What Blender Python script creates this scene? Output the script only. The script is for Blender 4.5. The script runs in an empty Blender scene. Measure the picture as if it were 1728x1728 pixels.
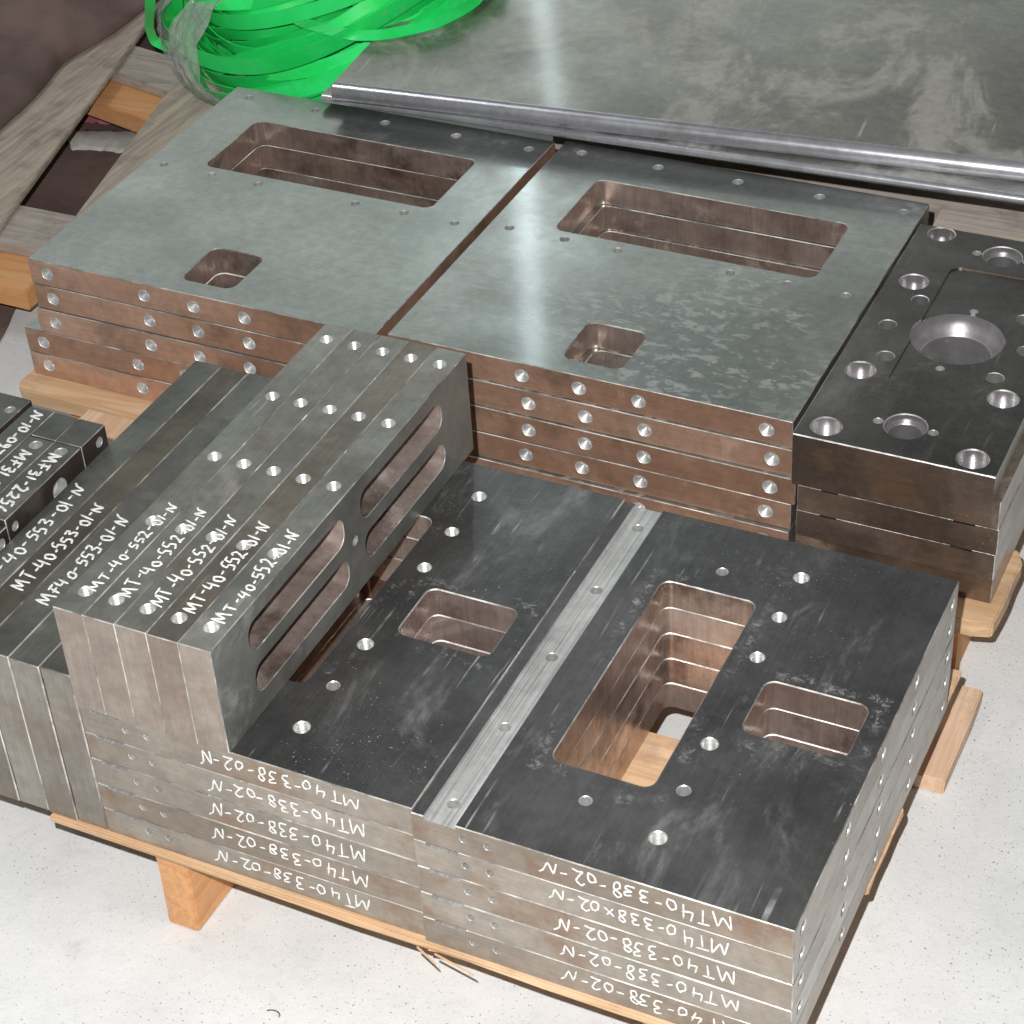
import bpy, bmesh, math, random
from mathutils import Vector, Matrix
from math import sin, cos, pi, radians

# ------------------------------------------------------------------ camera, world, lamps, exposure
scene = bpy.context.scene
COL = scene.collection
MM = 0.001

cam_d = bpy.data.cameras.new("camera")
cam = bpy.data.objects.new("camera", cam_d)
COL.objects.link(cam)
cam_d.sensor_width = 36.0
cam_d.lens = 36.0 * 3529.65 / 1728.0
cam_d.clip_start = 0.05
cam_d.clip_end = 100.0
CAM_R = Matrix(((0.9024346694, -0.2214342403, 0.3695653455),
                (0.4272507892, 0.5702711795, -0.7016035526),
                (-0.0553934158, 0.7910484556, 0.6092404372)))
CAM_P = Vector((0.52089, -0.81702, 1.10416))
cam.matrix_world = Matrix.Translation(CAM_P) @ CAM_R.to_4x4()
scene.camera = cam

world = bpy.data.worlds.new("World")
scene.world = world
world.use_nodes = True
bg = world.node_tree.nodes["Background"]
bg.inputs[0].default_value = (0.97, 1.0, 0.97, 1)
bg.inputs[1].default_value = 0.115

def lamp(name, kind, loc, power, color, target=None, size=None, size_y=None, radius=None):
    d = bpy.data.lights.new(name, kind)
    d.energy = power
    d.color = color
    if kind == 'AREA':
        d.shape = 'RECTANGLE'
        d.size = size
        d.size_y = size_y
    if radius is not None:
        d.shadow_soft_size = radius
    o = bpy.data.objects.new(name, d)
    COL.objects.link(o)
    o.location = loc
    if target is not None:
        o.rotation_euler = (Vector(target) - Vector(loc)).to_track_quat('-Z', 'Y').to_euler()
    return o

# the phone's flash, a few centimetres up and left of the lens
flash_p = CAM_P + CAM_R @ Vector((-0.05, 0.078, 0.0))
lamp("camera_flash", 'POINT', flash_p, 143, (1.0, 0.992, 0.985), radius=0.007)
# bright hall opening far behind, seen only as reflections in the steel
def polar(az, el, dist, base=(-0.2, 0.5, 0.13)):
    a, e = radians(az), radians(el)
    return (base[0] + dist * cos(e) * cos(a), base[1] + dist * cos(e) * sin(a), base[2] + dist * sin(e))
lamp("hall_window", 'AREA', polar(126, 22.5, 5.0), 29, (0.93, 1.0, 0.95), target=(-0.2, 0.5, 0.13), size=5.2, size_y=1.8)
lamp("ceiling_lamp", 'AREA', (-2.4, 0.35, 4.2), 30, (0.95, 0.97, 1.0), size=0.7, size_y=1.6)
lamp("strip_lamp", 'AREA', polar(116.0, 25, 5.0), 4.6, (0.80, 0.97, 1.0), target=(-0.2, 0.5, 0.13), size=0.06, size_y=1.7)

scene.view_settings.view_transform = 'Standard'
scene.view_settings.look = 'None'
scene.view_settings.exposure = 0.0
scene.view_settings.gamma = 1.0
scene.render.engine = 'CYCLES'
scene.cycles.use_denoising = True
scene.cycles.max_bounces = 8
scene.cycles.sample_clamp_indirect = 6.0

RND = random.Random(7)

# ------------------------------------------------------------------ materials
def nd(nt, kind, **kw):
    n = nt.nodes.new(kind)
    for k, v in kw.items():
        if k in n.inputs:
            n.inputs[k].default_value = v
        else:
            setattr(n, k, v)
    return n

def base_mat(name):
    m = bpy.data.materials.new(name)
    m.use_nodes = True
    nt = m.node_tree
    p = nt.nodes["Principled BSDF"]
    tc = nt.nodes.new("ShaderNodeTexCoord")
    oi = nt.nodes.new("ShaderNodeObjectInfo")
    mul = nd(nt, "ShaderNodeMath", operation='MULTIPLY')
    mul.inputs[1].default_value = 13.7
    nt.links.new(oi.outputs["Random"], mul.inputs[0])
    add = nd(nt, "ShaderNodeVectorMath", operation='ADD')
    nt.links.new(tc.outputs["Object"], add.inputs[0])
    nt.links.new(mul.outputs[0], add.inputs[1])
    return m, nt, p, add.outputs[0], oi

def noise(nt, vec, scale, detail=4, rough=0.6, stretch=None, rot=None, distortion=0.0):
    if stretch is not None:
        mp = nt.nodes.new("ShaderNodeMapping")
        mp.inputs["Scale"].default_value = stretch
        if rot:
            mp.inputs["Rotation"].default_value = rot
        nt.links.new(vec, mp.inputs[0])
        vec = mp.outputs[0]
    n = nt.nodes.new("ShaderNodeTexNoise")
    n.inputs["Scale"].default_value = scale
    n.inputs["Detail"].default_value = detail
    n.inputs["Roughness"].default_value = rough
    n.inputs["Distortion"].default_value = distortion
    nt.links.new(vec, n.inputs["Vector"])
    return n.outputs["Fac"]

def ramp(nt, fac, lo, hi, a=0.0, b=1.0):
    r = nt.nodes.new("ShaderNodeMapRange")
    r.interpolation_type = 'SMOOTHSTEP'
    r.inputs["From Min"].default_value = lo
    r.inputs["From Max"].default_value = hi
    r.inputs["To Min"].default_value = a
    r.inputs["To Max"].default_value = b
    nt.links.new(fac, r.inputs["Value"])
    return r.outputs[0]

def mixc(nt, fac, a, b):
    m = nt.nodes.new("ShaderNodeMix")
    m.data_type = 'RGBA'
    for sock, val in ((m.inputs[6], a), (m.inputs[7], b)):
        if isinstance(val, tuple):
            sock.default_value = (*val, 1) if len(val) == 3 else val
        else:
            nt.links.new(val, sock)
    if isinstance(fac, float):
        m.inputs[0].default_value = fac
    else:
        nt.links.new(fac, m.inputs[0])
    return m.outputs[2]

def mathn(nt, op, a, b, clamp=False):
    m = nd(nt, "ShaderNodeMath", operation=op)
    m.use_clamp = clamp
    for s, v in ((m.inputs[0], a), (m.inputs[1], b)):
        if isinstance(v, (int, float)):
            s.default_value = v
        else:
            nt.links.new(v, s)
    return m.outputs[0]

def steel(name, dark, light, smear, metallic=0.9, rough=0.3, rough2=0.45, smear_amt=0.5,
          smear_at=(0.55, 0.72), speck=0.25, brush=(1, 12, 12), bump=0.12, patch=9.0, spots=0.0,
          rust=None, rust_amt=0.0, smear_scale=7.0, smear_stretch=(1, 1, 1), smear_rot=(0, 0, 0), tint=0.25, coat=0.0, scratch=0.15, smudge=0.0, lines=None, lines_amt=0.06, rings=None):
    m, nt, p, vec, oi = base_mat(name)
    big = noise(nt, vec, patch, 5, 0.62, distortion=0.4)
    c = mixc(nt, ramp(nt, big, 0.32, 0.68), dark, light)
    if rust:
        rn = noise(nt, vec, 15, 5, 0.65)
        c = mixc(nt, ramp(nt, rn, 0.50, 0.70, 0.0, rust_amt), c, rust)
    sm = noise(nt, vec, smear_scale, 8, 0.7, stretch=smear_stretch, rot=smear_rot, distortion=0.8)
    smf = ramp(nt, sm, smear_at[0], smear_at[1], 0.0, smear_amt)
    if spots > 0:                                   # dried coolant spots, slightly drawn out
        mp = nt.nodes.new("ShaderNodeMapping")
        mp.inputs["Scale"].default_value = (1.0, 1.7, 1.0)
        nt.links.new(vec, mp.inputs[0])
        s1 = noise(nt, mp.outputs[0], 74, 5, 0.62, distortion=0.3)
        area = ramp(nt, noise(nt, vec, 5.0, 2, 0.5), 0.43, 0.54)
        sp = mathn(nt, 'MULTIPLY', ramp(nt, s1, 0.52, 0.59, 0.0, spots), area)
        smf = mathn(nt, 'MAXIMUM', smf, sp)
    if speck > 0:                                   # fine chips and dust
        s2 = noise(nt, vec, 520, 2, 0.5)
        dens = ramp(nt, noise(nt, vec, 14, 4, 0.6), 0.42, 0.72)
        spk = mathn(nt, 'MULTIPLY', ramp(nt, s2, 0.66, 0.74, 0.0, speck), dens)
        smf = mathn(nt, 'MAXIMUM', smf, spk)
    if scratch > 0:                                 # thin scratches in two directions
        for rot, st in ((0.35, (1, 0.03, 1)), (-1.05, (1, 0.045, 1))):
            sc_ = noise(nt, vec, 210, 2, 0.5, stretch=st, rot=(0, 0, rot), distortion=0.15)
            ms = ramp(nt, noise(nt, vec, 16, 3, 0.6), 0.50, 0.66)
            smf = mathn(nt, 'MAXIMUM', smf, mathn(nt, 'MULTIPLY', ramp(nt, sc_, 0.66, 0.72, 0.0, scratch), ms))
    if smudge > 0:                                  # chalky hand and rag smudges with soft borders
        sd = noise(nt, vec, 26, 10, 0.82, stretch=(1, 0.6, 1), rot=(0, 0, 0.6), distortion=0.9)
        ms = ramp(nt, noise(nt, vec, 6.5, 2, 0.5), 0.50, 0.62)
        smf = mathn(nt, 'MAXIMUM', smf, mathn(nt, 'MULTIPLY', ramp(nt, sd, 0.50, 0.62, 0.0, smudge), ms))
    if rings:                                       # dust and fine chips gathered round the cut windows
        sep = nt.nodes.new("ShaderNodeSeparateXYZ")
        nt.links.new(nt.nodes["Texture Coordinate"].outputs["Object"], sep.inputs[0])
        wob = ramp(nt, noise(nt, vec, 60, 5, 0.75), 0.3, 0.7, -0.005, 0.005)
        nz = noise(nt, vec, 150, 5, 0.8, distortion=1.2)
        lz = noise(nt, vec, 17, 3, 0.6)
        for cx, cy, hw, hh, wd in rings:
            dx = mathn(nt, 'SUBTRACT', mathn(nt, 'ABSOLUTE', mathn(nt, 'SUBTRACT', sep.outputs[0], cx), 0), hw)
            dy = mathn(nt, 'SUBTRACT', mathn(nt, 'ABSOLUTE', mathn(nt, 'SUBTRACT', sep.outputs[1], cy), 0), hh)
            d = mathn(nt, 'ADD', mathn(nt, 'ABSOLUTE', mathn(nt, 'SUBTRACT', mathn(nt, 'MAXIMUM', dx, dy), wd), 0), wob)
            band = mathn(nt, 'MULTIPLY', ramp(nt, d, 0.0, 0.006, 1.0, 0.0), ramp(nt, nz, 0.46, 0.60))
            band = mathn(nt, 'MULTIPLY', band, ramp(nt, lz, 0.44, 0.60, 0.0, 0.6))
            smf = mathn(nt, 'MAXIMUM', smf, band)
    c = mixc(nt, smf, c, smear)
    fine = noise(nt, vec, 90, 4, 0.7)
    c2 = nt.nodes.new("ShaderNodeMix"); c2.data_type = 'RGBA'; c2.blend_type = 'MULTIPLY'
    c2.inputs[0].default_value = 1.0
    nt.links.new(c, c2.inputs[6])
    g = ramp(nt, fine, 0.3, 0.7, 0.88, 1.08)
    if lines:                                       # saw or grinding lines drawn along the cut
        ln_ = noise(nt, vec, 24, 3, 0.75, stretch=lines)
        g = mathn(nt, 'MULTIPLY', g, ramp(nt, ln_, 0.35, 0.65, 1 - lines_amt, 1 + lines_amt))
    gc = nt.nodes.new("ShaderNodeCombineColor")
    for i in range(3):
        nt.links.new(g, gc.inputs[i])
    nt.links.new(gc.outputs[0], c2.inputs[7])
    tn = mixc(nt, mathn(nt, 'FRACT', mathn(nt, 'MULTIPLY', oi.outputs["Random"], 7.31), 0), (1 + 0.3 * tint, 1 + 0.3 * tint, 1 + 0.3 * tint), (1 - 0.45 * tint, 1 - 0.75 * tint, 1 - 1.0 * tint))
    c3 = nt.nodes.new("ShaderNodeMix"); c3.data_type = 'RGBA'; c3.blend_type = 'MULTIPLY'
    c3.inputs[0].default_value = 1.0
    nt.links.new(c2.outputs[2], c3.inputs[6]); nt.links.new(tn, c3.inputs[7])
    nt.links.new(c3.outputs[2], p.inputs["Base Color"])
    p.inputs["Coat Weight"].default_value = coat
    p.inputs["Coat Roughness"].default_value = 0.09
    nt.links.new(mathn(nt, 'SUBTRACT', metallic, mathn(nt, 'MULTIPLY', smf, 0.7), True), p.inputs["Metallic"])
    r0 = ramp(nt, noise(nt, vec, 11, 5, 0.6), 0.3, 0.7, rough, rough2)
    nt.links.new(mathn(nt, 'ADD', r0, mathn(nt, 'MULTIPLY', smf, 0.25), True), p.inputs["Roughness"])
    bn = noise(nt, vec, 60, 4, 0.7, stretch=brush)
    b = nt.nodes.new("ShaderNodeBump")
    b.inputs["Strength"].default_value = bump
    b.inputs["Distance"].default_value = 0.001
    nt.links.new(bn, b.inputs["Height"])
    nt.links.new(b.outputs[0], p.inputs["Normal"])
    return m

M = {}
GREY = (0.50, 0.51, 0.50)
M['black_top'] = steel('dark_ground_steel', (0.118, 0.118, 0.12), (0.19, 0.19, 0.19), (0.42, 0.42, 0.42),
                       metallic=0.82, rough=0.28, rough2=0.48, smear_amt=0.36, smear_at=(0.53, 0.70), speck=1.0,
                       smear_scale=13, smear_stretch=(1, 0.35, 1), smear_rot=(0, 0, 0.2), patch=6, tint=0.05,
                       scratch=0.7, smudge=0.5, lines=(20, 0.5, 1), lines_amt=0.06,
                       rings=((0.1005, 0.1795, 0.0365, 0.1005, 0.008), (0.2078, 0.1788, 0.0367, 0.0272, 0.008)))
M['green_top'] = steel('ground_steel_face', (0.25, 0.266, 0.256), (0.345, 0.366, 0.352), (0.56, 0.58, 0.555),
                       metallic=0.88, rough=0.30, rough2=0.42, smear_amt=0.32, smear_at=(0.56, 0.72), spots=0.42, speck=0.35,
                       coat=0.5, patch=3.5, tint=0.05, bump=0.03, smudge=0.3, lines=(0.7, 30, 1), lines_amt=0.06)
M['green_clean'] = steel('ground_steel_clean_face', (0.25, 0.268, 0.256), (0.34, 0.364, 0.35), (0.56, 0.58, 0.555),
                       metallic=0.88, rough=0.30, rough2=0.42, smear_amt=0.25, smear_at=(0.58, 0.70), speck=0.3,
                       coat=0.5, patch=3, tint=0.05, bump=0.03, smudge=0.3, lines=(0.7, 30, 1), lines_amt=0.05)
M['strip'] = steel('bright_milled_steel', (0.47, 0.47, 0.465), (0.62, 0.62, 0.615), (0.8, 0.8, 0.8),
                   metallic=0.6, rough=0.38, rough2=0.5, smear_amt=0.3, brush=(25, 1, 1), bump=0.35,
                   lines=(22, 0.2, 1), lines_amt=0.22, tint=0.0)
M['edge'] = steel('sawn_steel_edge', (0.265, 0.232, 0.195), (0.375, 0.338, 0.29), (0.42, 0.395, 0.365),
                  metallic=0.55, rough=0.36, rough2=0.5, smear_amt=0.4, rust=(0.26, 0.145, 0.085), rust_amt=0.7,
                  brush=(1, 10, 10), speck=0.4, tint=0.22, lines=(0.8, 0.8, 22), patch=7)
M['stand_low'] = steel('tall_plate_end', (0.235, 0.222, 0.198), (0.34, 0.325, 0.295), (0.42, 0.40, 0.365),
                       metallic=0.55, rough=0.36, rough2=0.5, smear_amt=0.4, rust=(0.26, 0.17, 0.11), rust_amt=0.5,
                       speck=0.4, tint=0.25, lines=(18, 1, 0.8), patch=7)
M['copper_edge'] = steel('oiled_steel_edge', (0.42, 0.262, 0.19), (0.58, 0.385, 0.29), (0.60, 0.50, 0.43),
                         metallic=0.55, rough=0.28, rough2=0.42, smear_amt=0.45, rust=(0.23, 0.165, 0.12), rust_amt=0.75,
                         brush=(1, 10, 10), speck=0.25, patch=6, tint=0.22, lines=(0.8, 0.8, 20), lines_amt=0.06)
M['inner'] = steel('milled_window_wall', (0.48, 0.38, 0.34), (0.68, 0.58, 0.53), (0.72, 0.67, 0.64),
                   metallic=0.78, rough=0.22, rough2=0.38, smear_amt=0.4, rust=(0.17, 0.115, 0.09), rust_amt=0.8,
                   brush=(8, 8, 1), speck=0.6, patch=13, tint=0.25, lines=(14, 14, 0.6), lines_amt=0.08)
M['bore'] = steel('bored_steel', (0.58, 0.58, 0.57), (0.74, 0.74, 0.73), (0.8, 0.8, 0.79),
                  metallic=0.72, rough=0.32, rough2=0.42, smear_amt=0.1, speck=0.0, brush=(1, 1, 20), tint=0.0)
M['edge_highlight'] = steel('painted_edge_highlight', (0.22, 0.21, 0.195), (0.82, 0.80, 0.76), (0.95, 0.95, 0.93),
                  metallic=0.75, rough=0.34, rough2=0.6, smear_amt=0.6, smear_scale=45, speck=0.6, patch=24, tint=0.1, bump=0.4)  # highlights along the chamfers, put into the colour as broken light patches
M['die_bore'] = steel('oiled_bore_wall', (0.42, 0.40, 0.41), (0.58, 0.56, 0.57), (0.7, 0.68, 0.68),
                      metallic=0.8, rough=0.24, rough2=0.36, smear_amt=0.2, speck=0.0, brush=(1, 1, 20), tint=0.0)
M['stand_top'] = steel('standing_plate_edge', (0.21, 0.215, 0.20), (0.33, 0.335, 0.31), (0.45, 0.43, 0.38),
                       metallic=0.82, rough=0.30, rough2=0.46, smear_amt=0.4, brush=(12, 1, 1), coat=0.2,
                       rust=(0.23, 0.185, 0.145), rust_amt=0.55, tint=0.5, lines=(25, 0.8, 1), scratch=0.3)
M['stand_top_dark'] = steel('dark_standing_plate_edge', (0.13, 0.137, 0.13), (0.23, 0.238, 0.225), (0.36, 0.36, 0.33),
                            metallic=0.82, rough=0.30, rough2=0.46, smear_amt=0.35, brush=(12, 1, 1), tint=0.45,
                            lines=(25, 0.8, 1), scratch=0.3)
M['stand_side'] = steel('window_plate_face', (0.165, 0.165, 0.155), (0.26, 0.26, 0.245), (0.38, 0.38, 0.36),
                        metallic=0.55, rough=0.30, rough2=0.46, smear_amt=0.5, tint=0.05, smear_scale=12, smudge=0.3)
M['stand_front'] = steel('standing_plate_end', (0.285, 0.235, 0.20), (0.375, 0.318, 0.275), (0.44, 0.39, 0.345),
                         metallic=0.5, rough=0.36, rough2=0.5, smear_amt=0.4, speck=0.6,
                         rust=(0.27, 0.205, 0.165), rust_amt=0.5, tint=0.2, lines=(18, 1, 0.8))
M['side_grey'] = steel('bright_plate_side', (0.31, 0.29, 0.265), (0.47, 0.445, 0.415), (0.56, 0.54, 0.51),
                       metallic=0.7, rough=0.26, rough2=0.40, smear_amt=0.3, brush=(1, 1, 10),
                       rust=(0.36, 0.27, 0.215), rust_amt=0.6, lines=(0.8, 0.8, 22), patch=6)
M['die_top'] = steel('oiled_die_face', (0.085, 0.083, 0.078), (0.14, 0.137, 0.128), (0.30, 0.30, 0.275),
                     metallic=0.85, rough=0.22, rough2=0.38, smear_amt=0.4, smear_at=(0.53, 0.75), smear_stretch=(1, 0.4, 1),
                     speck=0.4, scratch=0.4, smudge=0.3)
M['die_side'] = steel('oiled_die_side', (0.15, 0.122, 0.102), (0.34, 0.275, 0.225), (0.42, 0.37, 0.32),
                      metallic=0.75, rough=0.20, rough2=0.34, smear_amt=0.4, rust=(0.30, 0.19, 0.125), rust_amt=0.6,
                      tint=0.3, lines=(0.8, 0.8, 18), patch=7)
M['block_side'] = steel('dark_block_side', (0.055, 0.046, 0.04), (0.11, 0.09, 0.08), (0.2, 0.18, 0.16),
                        metallic=0.6, rough=0.3, rough2=0.45, smear_amt=0.3, tint=0.2)
M['sheet'] = steel('scuffed_sheet_steel', (0.27, 0.275, 0.26), (0.36, 0.366, 0.345), (0.54, 0.54, 0.505),
                   metallic=0.75, rough=0.34, rough2=0.5, smear_amt=0.6, smear_at=(0.49, 0.62), smear_scale=9,
                   smear_stretch=(1, 0.5, 1), smear_rot=(0, 0, 0.6), speck=0.5, patch=4, coat=0.3, smudge=0.45, scratch=0.6)
M['sheet_edge'] = steel('rounded_sheet_edge', (0.50, 0.50, 0.53), (0.66, 0.66, 0.70), (0.9, 0.9, 0.9),
                        metallic=0.8, rough=0.24, rough2=0.34, smear_amt=0.2, speck=0.1, brush=(1, 8, 8), bump=0.05, tint=0.0, scratch=0)
M['small_top'] = steel('small_block_face', (0.11, 0.11, 0.108), (0.19, 0.192, 0.185), (0.36, 0.35, 0.33),
                       metallic=0.85, rough=0.28, rough2=0.45, smear_amt=0.4, tint=0.3, scratch=0.3)

def plain(name, color, rough=0.5, metallic=0.0, **kw):
    m, nt, p, vec, oi = base_mat(name)
    n = noise(nt, vec, kw.get('scale', 20), 4, 0.6)
    d = kw.get('var', 0.15)
    a = tuple(max(0, c * (1 - d)) for c in color)
    b = tuple(min(1, c * (1 + d)) for c in color)
    nt.links.new(mixc(nt, ramp(nt, n, 0.3, 0.7), a, b), p.inputs["Base Color"])
    p.inputs["Roughness"].default_value = rough
    p.inputs["Metallic"].default_value = metallic
    return m, nt, p, vec

M['paint'] = plain('white_paint_marker', (0.70, 0.70, 0.675), 0.55, var=0.22, scale=330)[0]

def wood(name, a, b, knot, axis, scale=1.0, dirt=0.0, dirt_col=(0.12, 0.11, 0.10)):
    m, nt, p, vec, oi = base_mat(name)
    st = [30, 30, 30]
    st[axis] = 2.2
    g = noise(nt, vec, 3.2 * scale, 6, 0.65, stretch=tuple(st), distortion=1.2)
    c = mixc(nt, ramp(nt, g, 0.33, 0.67), a, b)
    k = noise(nt, vec, 7 * scale, 3, 0.5)
    c = mixc(nt, ramp(nt, k, 0.58, 0.78, 0.0, 0.65), c, knot)
    if dirt:
        dn = noise(nt, vec, 18, 6, 0.7, stretch=(1, 1, 1))
        c = mixc(nt, ramp(nt, dn, 0.48, 0.72, 0.0, dirt), c, dirt_col)
    nt.links.new(c, p.inputs["Base Color"])
    p.inputs["Roughness"].default_value = 0.75
    bb = nt.nodes.new("ShaderNodeBump")
    bb.inputs["Strength"].default_value = 0.35
    bb.inputs["Distance"].default_value = 0.001
    nt.links.new(g, bb.inputs["Height"])
    nt.links.new(bb.outputs[0], p.inputs["Normal"])
    return m

M['pine_x'] = wood('fresh_pine_board', (0.52, 0.32, 0.175), (0.66, 0.46, 0.29), (0.38, 0.20, 0.10), 0, dirt=0.5, dirt_col=(0.25, 0.18, 0.13))
M['pine_y'] = wood('fresh_pine_plank', (0.58, 0.38, 0.24), (0.72, 0.53, 0.38), (0.48, 0.28, 0.16), 1, dirt=0.45, dirt_col=(0.28, 0.22, 0.17))
M['stringer'] = wood('orange_pine_stringer', (0.58, 0.27, 0.11), (0.70, 0.38, 0.17), (0.40, 0.19, 0.09), 1, dirt=0.35, dirt_col=(0.30, 0.24, 0.20))
M['grey_wood'] = wood('weathered_plank', (0.33, 0.27, 0.22), (0.52, 0.435, 0.355), (0.42, 0.31, 0.21), 1, dirt=0.6)
M['grey_wood_x'] = wood('weathered_cross_board', (0.32, 0.27, 0.24), (0.47, 0.41, 0.36), (0.36, 0.28, 0.21), 0, dirt=0.5)
M['orange_bar'] = wood('orange_timber_bar', (0.60, 0.28, 0.11), (0.70, 0.37, 0.16), (0.5, 0.25, 0.1), 0)

# concrete floor
m, nt, p, vec, oi = base_mat('painted_concrete')
c = mixc(nt, ramp(nt, noise(nt, vec, 6, 6, 0.65), 0.3, 0.7), (0.61, 0.62, 0.62), (0.71, 0.715, 0.71))
c = mixc(nt, ramp(nt, noise(nt, vec, 38, 6, 0.75, distortion=0.6), 0.50, 0.78, 0.0, 0.4), c, (0.45, 0.46, 0.465))
c = mixc(nt, ramp(nt, noise(nt, vec, 13, 8, 0.8, stretch=(1, 0.4, 1), rot=(0, 0, 0.7), distortion=1.0), 0.60, 0.74, 0.0, 0.22), c, (0.40, 0.41, 0.42))
dens = ramp(nt, noise(nt, vec, 7, 3, 0.6), 0.35, 0.62, 0.3, 1.0)
sp = ramp(nt, noise(nt, vec, 430, 2, 0.4), 0.675, 0.71, 0.0, 0.85)
c = mixc(nt, mathn(nt, 'MULTIPLY', sp, dens), c, (0.13, 0.13, 0.13))
sp2 = ramp(nt, noise(nt, vec, 160, 3, 0.6, distortion=1.0), 0.72, 0.76, 0.0, 0.7)
c = mixc(nt, sp2, c, (0.24, 0.24, 0.24))
sp3 = ramp(nt, noise(nt, vec, 900, 1, 0.4), 0.70, 0.76, 0.0, 0.5)
c = mixc(nt, sp3, c, (0.22, 0.22, 0.22))
nt.links.new(c, p.inputs["Base Color"])
p.inputs["Roughness"].default_value = 0.55
bb = nt.nodes.new("ShaderNodeBump"); bb.inputs["Strength"].default_value = 0.25; bb.inputs["Distance"].default_value = 0.002
nt.links.new(noise(nt, vec, 140, 5, 0.7), bb.inputs["Height"]); nt.links.new(bb.outputs[0], p.inputs["Normal"])
M['floor'] = m

m, nt, p, vec, oi = base_mat('green_strapping')
gn = noise(nt, vec, 14, 5, 0.7)
gc_ = mixc(nt, ramp(nt, gn, 0.35, 0.7), (0.015, 0.80, 0.13), (0.045, 0.96, 0.24))
gc_ = mixc(nt, ramp(nt, oi.outputs["Random"], 0.0, 1.0, 0.0, 0.6), gc_, (0.008, 0.45, 0.08))
gc_ = mixc(nt, ramp(nt, noise(nt, vec, 50, 5, 0.7), 0.6, 0.8, 0.0, 0.35), gc_, (0.30, 0.42, 0.30))
nt.links.new(gc_, p.inputs["Base Color"])
p.inputs["Roughness"].default_value = 0.30
M['green'] = m
m, nt, p, vec = plain('brown_cloth', (0.155, 0.102, 0.092), 0.8, var=0.3, scale=9)
b = nt.nodes.new("ShaderNodeBump"); b.inputs["Strength"].default_value = 0.5; b.inputs["Distance"].default_value = 0.002
nt.links.new(noise(nt, vec, 220, 3, 0.7), b.inputs["Height"]); nt.links.new(b.outputs[0], p.inputs["Normal"])
M['brown_cloth'] = m
M['pink'] = plain('pink_rag_cloth', (0.36, 0.10, 0.13), 0.9, var=0.3, scale=60)[0]
M['white_strip'] = plain('crumpled_paper', (0.50, 0.50, 0.45), 0.8, var=0.15, scale=60)[0]
m = bpy.data.materials.new('clear_film'); m.use_nodes = True
nt = m.node_tree; p = nt.nodes["Principled BSDF"]
p.inputs["Base Color"].default_value = (0.75, 0.78, 0.75, 1); p.inputs["Roughness"].default_value = 0.14
p.inputs["Alpha"].default_value = 0.22; p.inputs["Coat Weight"].default_value = 1.0; p.inputs["Coat Roughness"].default_value = 0.06
M['film'] = m

# ------------------------------------------------------------------ mesh helpers (mm in, metres out)
def tag(o, label=None, cat=None, group=None, kind=None):
    if label: o['label'] = label
    if cat: o['category'] = cat
    if group: o['group'] = group
    if kind: o['kind'] = kind
    return o

def mesh_from(name, verts, faces, mats, idx=None, smooth=False, scale=MM):
    me = bpy.data.meshes.new(name)
    me.from_pydata([tuple(c * scale for c in v) for v in verts], [], faces)
    for mt in mats:
        me.materials.append(mt)
    if idx is not None:
        for i, pl in enumerate(me.polygons):
            pl.material_index = idx[i]
    if smooth:
        for pl in me.polygons:
            pl.use_smooth = True
    me.update()
    return me

def link(name, me, parent=None, loc=(0, 0, 0), rotz=0.0):
    o = bpy.data.objects.new(name, me)
    COL.objects.link(o)
    o.location = tuple(c * MM for c in loc)
    o.rotation_euler = (0, 0, rotz)
    if parent is not None:
        o.parent = parent
    return o

def chamfer_box(bm, a, b, c):
    """box with all twelve edges chamfered by c; coordinates in mm"""
    def ring(z, o):
        x0, y0, x1, y1 = a[0] + o, a[1] + o, b[0] - o, b[1] - o
        k = c if o == 0 else 0.0
        if k:
            pts = [(x0 + k, y0), (x1 - k, y0), (x1, y0 + k), (x1, y1 - k), (x1 - k, y1), (x0 + k, y1), (x0, y1 - k), (x0, y0 + k)]
        else:
            e = 1e-3
            pts = [(x0 + e, y0), (x1 - e, y0), (x1, y0 + e), (x1, y1 - e), (x1 - e, y1), (x0 + e, y1), (x0, y1 - e), (x0, y0 + e)]
        return [bm.verts.new((px, py, z)) for px, py in pts]
    rings = [ring(a[2], c), ring(a[2] + c, 0), ring(b[2] - c, 0), ring(b[2], c)]
    for r0, r1 in zip(rings, rings[1:]):
        for i in range(8):
            j = (i + 1) % 8
            bm.faces.new((r0[i], r0[j], r1[j], r1[i]))
    bm.faces.new(rings[0][::-1])
    bm.faces.new(rings[-1])

def circle(cx, cy, r, n):
    def f(o):
        return [(cx + (r + o) * cos(2 * pi * i / n), cy + (r + o) * sin(2 * pi * i / n)) for i in range(n)]
    return f

def rrect(x0, y0, x1, y1, r, n=8):
    def f(o):
        out = []
        rr = r + o
        for (cx, cy, a0) in ((x1 - r, y1 - r, 0), (x0 + r, y1 - r, 90), (x0 + r, y0 + r, 180), (x1 - r, y0 + r, 270)):
            for i in range(n + 1):
                a = radians(a0 + 90 * i / n)
                out.append((cx + rr * cos(a), cy + rr * sin(a)))
        return out
    return f

def place(axis, u, v, w):
    return (u, v, w) if axis == 'z' else ((u, w, v) if axis == 'y' else (w, u, v))

def loft(bm, axis, f, rings):
    prev = None
    first = None
    for o, w in rings:
        vs = [bm.verts.new(place(axis, u, v, w)) for u, v in f(o)]
        if prev:
            n = len(vs)
            for i in range(n):
                j = (i + 1) % n
                bm.faces.new((prev[i], prev[j], vs[j], vs[i]))
        else:
            first = vs
        prev = vs
    bm.faces.new(first[::-1])
    bm.faces.new(prev)

def through(axis, f, w0, w1, c=0.6):
    return (axis, f, [(c + 1, w0 - 1), (0, w0 + c), (0, w1 - c), (c + 1, w1 + 1)])

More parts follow.
